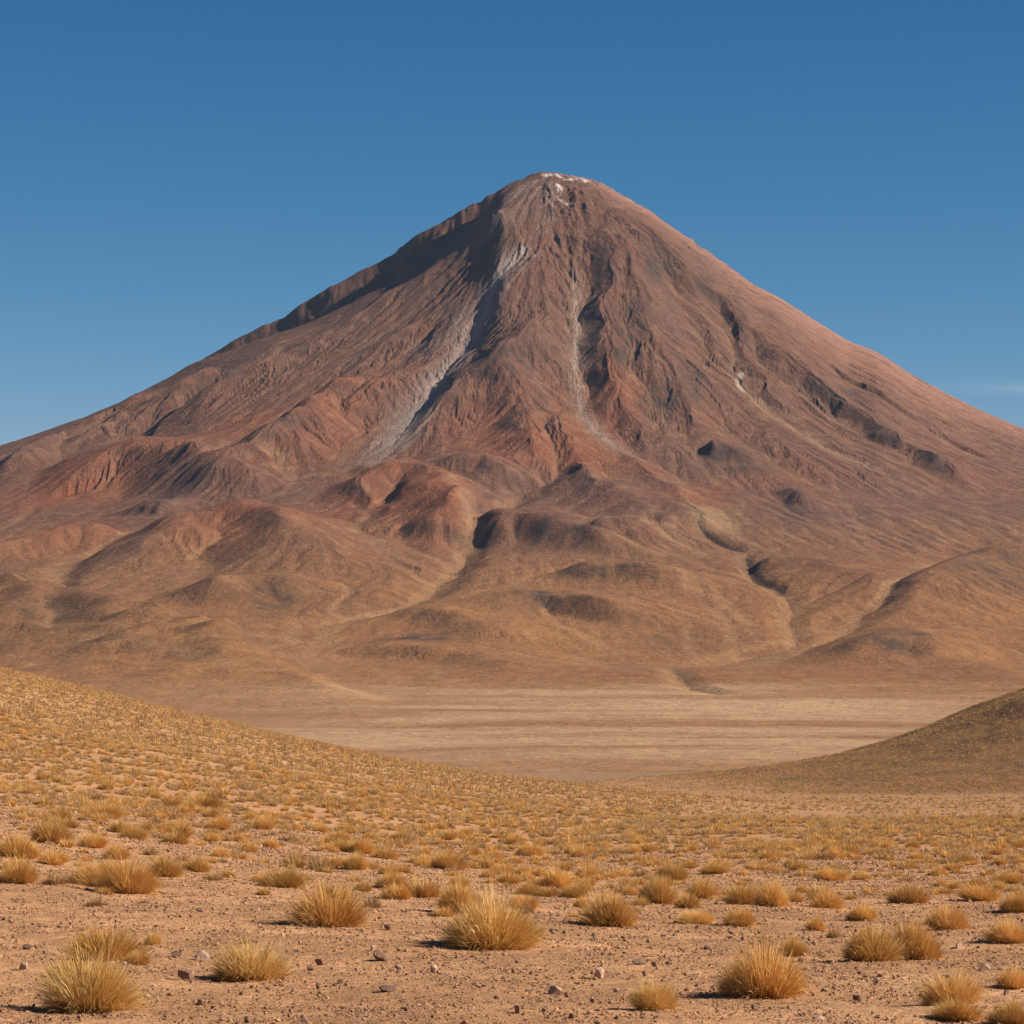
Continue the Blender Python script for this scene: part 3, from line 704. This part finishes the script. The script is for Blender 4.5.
# --- scatter: the many smaller ones
occ = np.array(occ)
def visible(x, y, pad=60):
    u = CX+F*x/y; v = HORIZ-F*ground_z(x, y)/y
    return (np.abs(x) < .185*y+7) & (v < 1024+pad), u, v
def scatter(y0, y1, dens_fn, dmax, seed):
    r = np.random.default_rng(seed); smax = .185
    n = int(dmax*(smax*(y1*y1-y0*y0)+14*(y1-y0))); yv = np.sqrt(r.uniform(y0*y0, y1*y1, n)); xv = r.uniform(-1, 1, n)*(smax*yv+7)
    keep = r.random(n) < dens_fn(xv, yv)/dmax
    return xv[keep], yv[keep]
def dens(x, y):
    z0 = np.interp(y, [30, 48, 60, 80, 110, 160, 300, 700, 1000], [.02, .07, .22, .52, .70, .78, .85, .75, .45])
    clump = np.clip(.75+1.5*fbm(x/6, y/12, 301, 3)*np.interp(y, [60, 300], [1, .4]), .12, 1.5)
    left = np.clip(np.interp(x, [-60, -10, 30], [1, .8, .45]), 0, 1)
    belt = np.where(y < 300, 1, np.where(x+.0*y < 10+np.clip(y-300, 0, 200)*.05, left, .14))
    edge = np.interp(x, [-20, 0, 45], [1, .8, .12])
    d = z0*clump*np.where(y < 290, 1, np.interp(y, [290, 330], [0, 1])*edge+np.interp(y, [290, 330], [1, 0]))
    hillr = sstep(980, 1060, y)*sstep(50, 120, x)
    return np.clip(np.maximum(d, hillr*.2), 0, 2.4)
sx, sy = [], []
for a, b, dm, sd in ((34, 160, 2.4, 1), (160, 420, 2.0, 2), (420, 1000, 1.1, 3), (1000, 1900, .35, 4)):
    f = (lambda x, y, dm=dm: np.minimum(dens(x, y), dm))
    p, q = scatter(a, b, f, dm, 400+sd); sx.append(p); sy.append(q)
sx = np.concatenate(sx); sy = np.concatenate(sy)
r2 = np.random.default_rng(55)
ssz = np.clip(.43*np.exp(r2.normal(0, .36, len(sx))), .12, .95)*np.interp(sy, [30, 60, 160, 420, 1500], [.55, .8, 1.0, 1.2, 1.7])
shh = ssz*r2.uniform(.5, .8, len(sx))*np.interp(sy, [60, 160, 500], [1, 1.15, 1.5])
ok, su, sv = visible(sx, sy)
m = sy < 130
d = np.full(len(sx), 9.)
for ox, oy, orad in occ:
    d[m] = np.minimum(d[m], np.hypot(sx[m]-ox, (sy[m]-oy)*.6)-orad-ssz[m]*.3)
ok &= d > 0
ok &= ~((sy < 52) & (ssz > .3))
sx, sy, ssz, shh, su, sv = [a[ok] for a in (sx, sy, ssz, shh, su, sv)]
sz = ground_z(sx, sy)
pxs = ssz*F/sy; inview = (su > -4) & (su < 1028) & (sv < 1030)
order = np.argsort(-np.where(inview, pxs, 0)); top = order[:300-len(KN)]; mask = np.ones(len(sx), bool); mask[top] = False
for k in top:
    uu, yy_ = su[k], sy[k]
    lab = 'small dry golden tussock among many alike between the big ones and the golden slope'
    ms = mid_meshes if r2.random() > .14 else dull_meshes
    if ms is dull_meshes: lab = 'small dull brown tuft of dead grass among the golden middle-ground tussocks'
    place_tuft(ms[int(r2.integers(len(ms)))], sx[k], sy[k], sz[k], ssz[k], shh[k]/.53, lab, 'small tufts of the middle ground' if ms is mid_meshes else 'small dull tufts of the middle ground')
log('scatter total', len(sx))

def instancer(name, pts, rot, scale, variants, idx, label, category):
    """one 'stuff' object: a point cloud with a set of small meshes instanced on it"""
    me = bpy.data.meshes.new(name); me.vertices.add(len(pts)); me.vertices.foreach_set('co', pts.astype(np.float32).ravel())
    a = me.attributes.new('rot', 'FLOAT_VECTOR', 'POINT'); a.data.foreach_set('vector', rot.astype(np.float32).ravel())
    a = me.attributes.new('scl', 'FLOAT_VECTOR', 'POINT'); a.data.foreach_set('vector', scale.astype(np.float32).ravel())
    a = me.attributes.new('vid', 'INT', 'POINT'); a.data.foreach_set('value', idx.astype(np.int32))
    o = bpy.data.objects.new(name, me); COL.objects.link(o)
    ng = bpy.data.node_groups.new(name+'_nodes', 'GeometryNodeTree')
    ng.interface.new_socket('Geometry', in_out='INPUT', socket_type='NodeSocketGeometry'); ng.interface.new_socket('Geometry', in_out='OUTPUT', socket_type='NodeSocketGeometry')
    gi = ng.nodes.new('NodeGroupInput'); go = ng.nodes.new('NodeGroupOutput')
    vc = bpy.data.collections.new(name+'_kinds')
    for i, vm in enumerate(variants):
        vo_ = bpy.data.objects.new('kind_%02d' % i, vm); vc.objects.link(vo_)
    ci = ng.nodes.new('GeometryNodeCollectionInfo'); ci.inputs['Collection'].default_value = vc
    ci.inputs['Separate Children'].default_value = True; ci.inputs['Reset Children'].default_value = True
    ip = ng.nodes.new('GeometryNodeInstanceOnPoints'); ip.inputs['Pick Instance'].default_value = True
    def na(n, t):
        x = ng.nodes.new('GeometryNodeInputNamedAttribute'); x.data_type = t; x.inputs['Name'].default_value = n; return x.outputs['Attribute']
    L = ng.links.new
    L(gi.outputs[0], ip.inputs['Points']); L(ci.outputs[0], ip.inputs['Instance']); L(na('vid', 'INT'), ip.inputs['Instance Index'])
    L(na('rot', 'FLOAT_VECTOR'), ip.inputs['Rotation']); L(na('scl', 'FLOAT_VECTOR'), ip.inputs['Scale']); L(ip.outputs[0], go.inputs[0])
    md = o.modifiers.new('scatter', 'NODES'); md.node_group = ng
    o['kind'] = 'stuff'; o['label'] = label; o['category'] = category; return o
MEADOW = grass_material('bleached_meadow_grass', [(0, (.29,.155,.06)), (.35, (.47,.28,.115)), (.7, (.58,.37,.165)), (1, (.68,.48,.26))], .12)
far_meshes = [tuft_mesh('tuft', 300, .034, 380+i, lobes=(1, 1, 2)[i % 3], mat=(GOLD, MEADOW, MEADOW)[i % 3], segs=2) for i in range(7)] + [tuft_mesh('tuft', 200, .034, 390, lobes=2, mat=DULL, segs=2)]
tiny_meshes = [tuft_mesh('tuft', 44, .08, 395+i, lobes=(1, 2)[i % 2], mat=(MEADOW, MEADOW, GOLD, MEADOW)[i], segs=2) for i in range(4)]
tiny_meshes += [tuft_mesh('tuft', 44, .08, 405, lobes=1, mat=DULL, segs=2), tuft_mesh('tuft', 44, .08, 406, lobes=2, mat=DULL, segs=2)]
tiny_meshes.append(tuft_mesh('tuft', 44, .08, 399, lobes=2, mat=DULL, segs=2))
def tuft_stuff(name, m, variants, label, dullp=0.):
    n = int(m.sum()); q = np.random.default_rng(77)
    pts = np.stack([sx[m], sy[m], sz[m]], -1); rot = np.zeros((n, 3)); rot[:, 2] = q.uniform(0, 6.28, n)
    sc = np.stack([ssz[m], ssz[m], shh[m]/.53], -1)
    instancer(name, pts, rot, sc, variants, q.integers(0, len(variants), n), label, 'grass')
tuft_stuff('grass_tufts', mask & (sy < 330), far_meshes, 'dense belt of small golden grass tufts across the middle ground')
tuft_stuff('distant_grass_tufts', mask & (sy >= 330), tiny_meshes, 'tiny golden tufts thickly covering the distant hillsides')

# ---------------------------------------------------------------- stones
def stone_material(name, a, b_):
    m, nt, b = new_mat(name); tc = nd(nt, 'ShaderNodeTexCoord'); oi = nd(nt, 'ShaderNodeObjectInfo')
    g = noise(nt, tc.outputs['Object'], 3, 5, .65); c = ramp(nt, g, [(.3, a), (.72, b_)])
    c = mixn(nt, c, ramp(nt, oi.outputs['Random'], [(0, (.65,.65,.66)), (1, (1.25,1.22,1.2))]), 1.0, 'MULTIPLY')
    nt.links.new(c, b.inputs['Base Color']); nt.links.new(bump(nt, noise(nt, tc.outputs['Object'], 7, 6, .7), .6, .12), b.inputs['Normal']); return m
ST_PALE = stone_material('pale_stone', (.46,.29,.19), (.62,.42,.29)); ST_RED = stone_material('red_brown_stone', (.26,.14,.085), (.42,.25,.16)); ST_DARK = stone_material('dark_stone', (.13,.08,.055), (.26,.16,.11))
import bmesh
def stone_mesh(seed, mat, sub=3):
    r = np.random.default_rng(seed); bm = bmesh.new(); bmesh.ops.create_icosphere(bm, subdivisions=sub, radius=.5)
    co = np.array([v.co[:] for v in bm.verts]); co *= (1, r.uniform(.65, .95), r.uniform(.45, .8))
    for _ in range(9):                       # broken faces
        n = r.normal(size=3); n /= np.linalg.norm(n); dd = r.uniform(.14, .36)
        t = co@n; co -= np.outer(np.clip(t-dd, 0, 9), n)
    nn = co/np.linalg.norm(co, axis=1)[:, None]
    co += nn*(.02*perlin(co[:, 0]*5+3, co[:, 1]*5+co[:, 2]*4, seed % 90))[:, None]
    for v, c in zip(bm.verts, co): v.co = c
    me = bpy.data.meshes.new('stone'); bm.to_mesh(me); bm.free(); me.materials.append(mat); return me
sm = {'p': [stone_mesh(500+i, ST_PALE) for i in range(4)], 'r': [stone_mesh(520+i, ST_RED) for i in range(4)], 'd': [stone_mesh(540+i, ST_DARK) for i in range(3)]}
KS = [
(202,961,18,12,'p','pale whitish stone left of the rounded tussock, lower left'),
(185,981,24,12,'r','flat red-brown stone below the pale whitish one, lower left'),
(176,958,14,7,'d','dark flat stone just left of the pale whitish one'),
(23,970,15,9,'p','pale stone left of the large tussock in the lower left corner'),
(26,950,11,6,'d','small dark stone near the left edge, above the pale one'),
(201,1006,10,8,'r','small rounded stone alone below the flat red-brown one'),
(248,1023,14,8,'r','reddish stone on the bottom edge, a quarter of the way across'),
(380,962,18,11,'r','angular brown stone of a touching pair, left below the central tussock'),
(398,970,14,6,'p','low pale slab to the right of the angular brown stone'),
(434,973,11,8,'p','small pale cube-like stone below the central shaggy tussock'),
(386,993,20,8,'d','dark low stone on open soil near the bottom, left of centre'),
(320,966,14,8,'r','brown stone lying among crumbs, below the big dark-shadowed tussock'),
(340,984,8,5,'d','tiny dark stone between the brown stone and the dark low one'),
(598,979,19,13,'p','sunlit stone with a black left face, below the broad domed tussock'),
(555,995,17,9,'p','low pale stone at lower centre, left of the sunlit one'),
(567,998,8,7,'r','small stone touching the right side of the low pale one'),
(518,1014,11,9,'r','lone brown stone near the bottom edge at centre'),
(640,965,17,7,'p','flat pale stone in the gap left of the largest right-hand tussock'),
(654,967,9,6,'r','small brown stone at the right end of the flat pale one'),
(595,940,9,6,'r','small stone right under the broad domed tussock'),
(959,949,13,7,'p','pale stone right of the side-by-side tussock pair'),
(985,971,14,9,'p','humped stone between the side-by-side pair and the right edge'),
(857,1003,13,9,'r','brown stone right of the largest right-hand tussock'),
(824,992,10,5,'p','thin pale stone close to the largest right-hand tussock'),
(818,1022,18,7,'p','flat pale stone on the bottom edge, below the largest right-hand tussock'),
(1004,913,8,5,'p','tiny pale stone above the shadowed tussock on the right edge'),
(388,931,11,6,'r','small brown stone right of the big dark-shadowed tussock'),
(200,912,9,6,'r','small brown stone on open soil right of the joined pair of tussocks'),
(497,1000,7,5,'d','tiny dark stone left of the low pale one at lower centre'),
(708,950,10,5,'d','dark stone up and left of the largest right-hand tussock'),
]
G_S = 'stones lying on the bare soil'
def place_stone(me, u, v, w, h, lab, group):
    x, y, z = on_ground(u, v); W = w*y/F*1.05; H = h*y/F
    y += W*.35; x = (u-CX)/F*y; z = float(ground_z(x, y))
    o = bpy.data.objects.new('stone', me); COL.objects.link(o); zz = me_h[me.name]
    o.scale = (W, W, H*1.25/zz*.9); o.location = (x, y, z+H*.32); o.rotation_euler = (float(rng.uniform(-.15, .15)), float(rng.uniform(-.15, .15)), float(rng.uniform(-.5, .5)))
    o['label'] = lab; o['category'] = 'stone'; o['group'] = group
me_h = {}
for l in sm.values():
    for me in l:
        c = np.array([v.co.z for v in me.vertices]); me_h[me.name] = c.max()-c.min()
for u, v, w, h, c, lab in KS: place_stone(sm[c][int(rng.integers(len(sm[c])))], u, v, w, h, lab, G_S)
r3 = np.random.default_rng(91); k = 0
while k < 125:
    v = r3.uniform(925, 1023); u = r3.uniform(0, 1023); w = 3.8+5.5*r3.random()**2
    x, y, z = on_ground(u, v)
    if np.min(np.hypot(occ[:, 0]-x, occ[:, 1]-y)-occ[:, 2]) < .1: continue
    c = 'prrd'[int(r3.integers(4))]
    nm = {'p': 'pale', 'r': 'reddish brown', 'd': 'dark'}[c]
    place_stone(sm[c][int(r3.integers(len(sm[c])))], u, v, w, w*r3.uniform(.45, .75), 'small %s pebble scattered with others on the bare foreground soil' % nm, 'small %s pebbles on the foreground soil' % nm); k += 1
CLOD = stone_material('soil_clod', (.47,.25,.125), (.66,.385,.205))
gm_ = [stone_mesh(600+i, (ST_PALE, ST_RED, CLOD, ST_RED, CLOD, CLOD, CLOD, CLOD, CLOD, CLOD)[i], 1) for i in range(10)]
q = np.random.default_rng(92)
n = 620000; gyv = 25+ (q.random(n)**1.3)*120; gxv = q.uniform(-1, 1, n)*(.175*gyv+6)
kp = q.random(n) < np.clip(.55+1.3*fbm(gxv/1.2, gyv/2.2, 611, 3), .05, 1); gxv = gxv[kp]; gyv = gyv[kp]; n = len(gxv)
gs = np.clip(.017*np.exp(q.normal(0, .55, n)), .006, .07)*np.interp(gyv, [25, 60, 145], [1, 1.5, 3])
rot = np.zeros((n, 3)); rot[:, 2] = q.uniform(0, 6.28, n); rot[:, :2] = q.normal(0, .3, (n, 2))
instancer('gravel', np.stack([gxv, gyv, ground_z(gxv, gyv)+gs*.2], -1), rot, np.stack([gs*1.2, gs, gs], -1), gm_, q.integers(0, 10, n), 'fine gravel and crumbs of rock strewn over the bare soil', 'gravel')
log('stones, gravel', n)

# ---------------------------------------------------------------- light, sky, camera
ELEV, AZ = math.radians(33.5), math.radians(8)       # sun to the right and a little behind the camera
sun_dir = (math.cos(ELEV)*math.cos(AZ), -math.cos(ELEV)*math.sin(AZ), math.sin(ELEV))
ld = bpy.data.lights.new('sun', 'SUN'); ld.energy = 5.0; ld.angle = math.radians(.5); ld.color = (1, .93, .84)
lo = bpy.data.objects.new('sun', ld); COL.objects.link(lo)
from mathutils import Vector
lo.rotation_euler = Vector(sun_dir).to_track_quat('Z', 'Y').to_euler()
w = bpy.data.worlds.new('World'); SC.world = w; w.use_nodes = True; nt = w.node_tree; nt.nodes.clear()
out = nt.nodes.new('ShaderNodeOutputWorld'); bg = nt.nodes.new('ShaderNodeBackground'); bg.inputs[1].default_value = .07
sky = nt.nodes.new('ShaderNodeTexSky'); sky.sky_type = 'NISHITA'; sky.sun_disc = False; sky.sun_elevation = ELEV
sky.sun_rotation = math.atan2(sun_dir[0], sun_dir[1]); sky.altitude = 4200; sky.air_density = 1.0; sky.dust_density = 0; sky.ozone_density = 4
sep = nt.nodes.new('ShaderNodeSeparateColor'); comb = nt.nodes.new('ShaderNodeCombineColor'); nt.links.new(sky.outputs[0], sep.inputs[0])
def mth(op, a, b=0., c=None, clamp=False):
    n = nt.nodes.new('ShaderNodeMath'); n.operation = op; n.use_clamp = clamp
    for i, v in enumerate((a, b, c)):
        if v is None: continue
        if isinstance(v, bpy.types.NodeSocket): nt.links.new(v, n.inputs[i])
        else: n.inputs[i].default_value = v
    return n.outputs[0]
# deepen the thin high-altitude air: the sky's red falls off faster with height than the model's
tc = nt.nodes.new('ShaderNodeTexCoord'); sp = nt.nodes.new('ShaderNodeSeparateXYZ'); nt.links.new(tc.outputs['Generated'], sp.inputs[0])
dx = mth('DIVIDE', sp.outputs[0], mth('MAXIMUM', sp.outputs[1], .01)); dz = mth('DIVIDE', sp.outputs[2], mth('MAXIMUM', sp.outputs[1], .01))
cv = nt.nodes.new('ShaderNodeCombineXYZ'); nt.links.new(mth('MULTIPLY', dx, 40), cv.inputs[0]); nt.links.new(mth('MULTIPLY', dz, 600), cv.inputs[1])
nz = noise(nt, cv.outputs[0], 1.0, 4, .6)
q_ = mth('DIVIDE', mth('SUBTRACT', mth('ADD', dz, mth('MULTIPLY', dx, .015)), .0811), .0018)
cl = mth('MULTIPLY', mth('EXPONENT', mth('MULTIPLY', mth('MULTIPLY', q_, q_), -1)), mth('MULTIPLY', mth('SUBTRACT', dx, .122, clamp=True), 22, clamp=True))
cl = mth('MULTIPLY', cl, mth('MULTIPLY', nz, .42))
for i, (ex, kk, cc) in enumerate(((2.5, .170, 5.2), (1.33, .465, 6.0), (1.03, .69, 7.0))):
    ch = mth('MINIMUM', mth('MULTIPLY', mth('POWER', sep.outputs[i], ex), kk), 11)
    nt.links.new(mth('ADD', mth('MULTIPLY', ch, mth('SUBTRACT', 1, cl)), mth('MULTIPLY', cl, cc)), comb.inputs[i])
nt.links.new(comb.outputs[0], bg.inputs[0]); nt.links.new(bg.outputs[0], out.inputs[0])
hz = bpy.data.materials.new('thin_air'); hz.use_nodes = True; hn = hz.node_tree; hn.nodes.clear()
ho = hn.nodes.new('ShaderNodeOutputMaterial'); hv = hn.nodes.new('ShaderNodeVolumePrincipled'); hv.inputs['Color'].default_value = (.45, .72, 1, 1)
hv.inputs['Density'].default_value = 3.6e-6; hn.links.new(hv.outputs[0], ho.inputs['Volume'])
bm = bmesh.new(); bmesh.ops.create_cube(bm, size=1); me = bpy.data.meshes.new('haze'); bm.to_mesh(me); bm.free(); me.materials.append(hz)
ha = bpy.data.objects.new('haze', me); COL.objects.link(ha); ha.scale = (150000, 150000, 2740); ha.location = (0, 30000, 1190); ha['kind'] = 'stuff'; ha['label'] = 'thin bluish air between the viewer and the volcano'; ha['category'] = 'haze'
cam = bpy.data.cameras.new('camera'); cam.sensor_width = 36; cam.lens = 36*F/1024; cam.shift_y = (HORIZ-512)/1024; cam.clip_end = 200000; cam.clip_start = .5
co = bpy.data.objects.new('camera', cam); COL.objects.link(co); co.location = (0, 0, 0); co.rotation_euler = (math.radians(90), 0, 0)
SC.camera = co
SC.view_settings.view_transform = 'Standard'; SC.view_settings.look = 'None'; SC.view_settings.exposure = 0.6; SC.view_settings.gamma = 1
log('done')
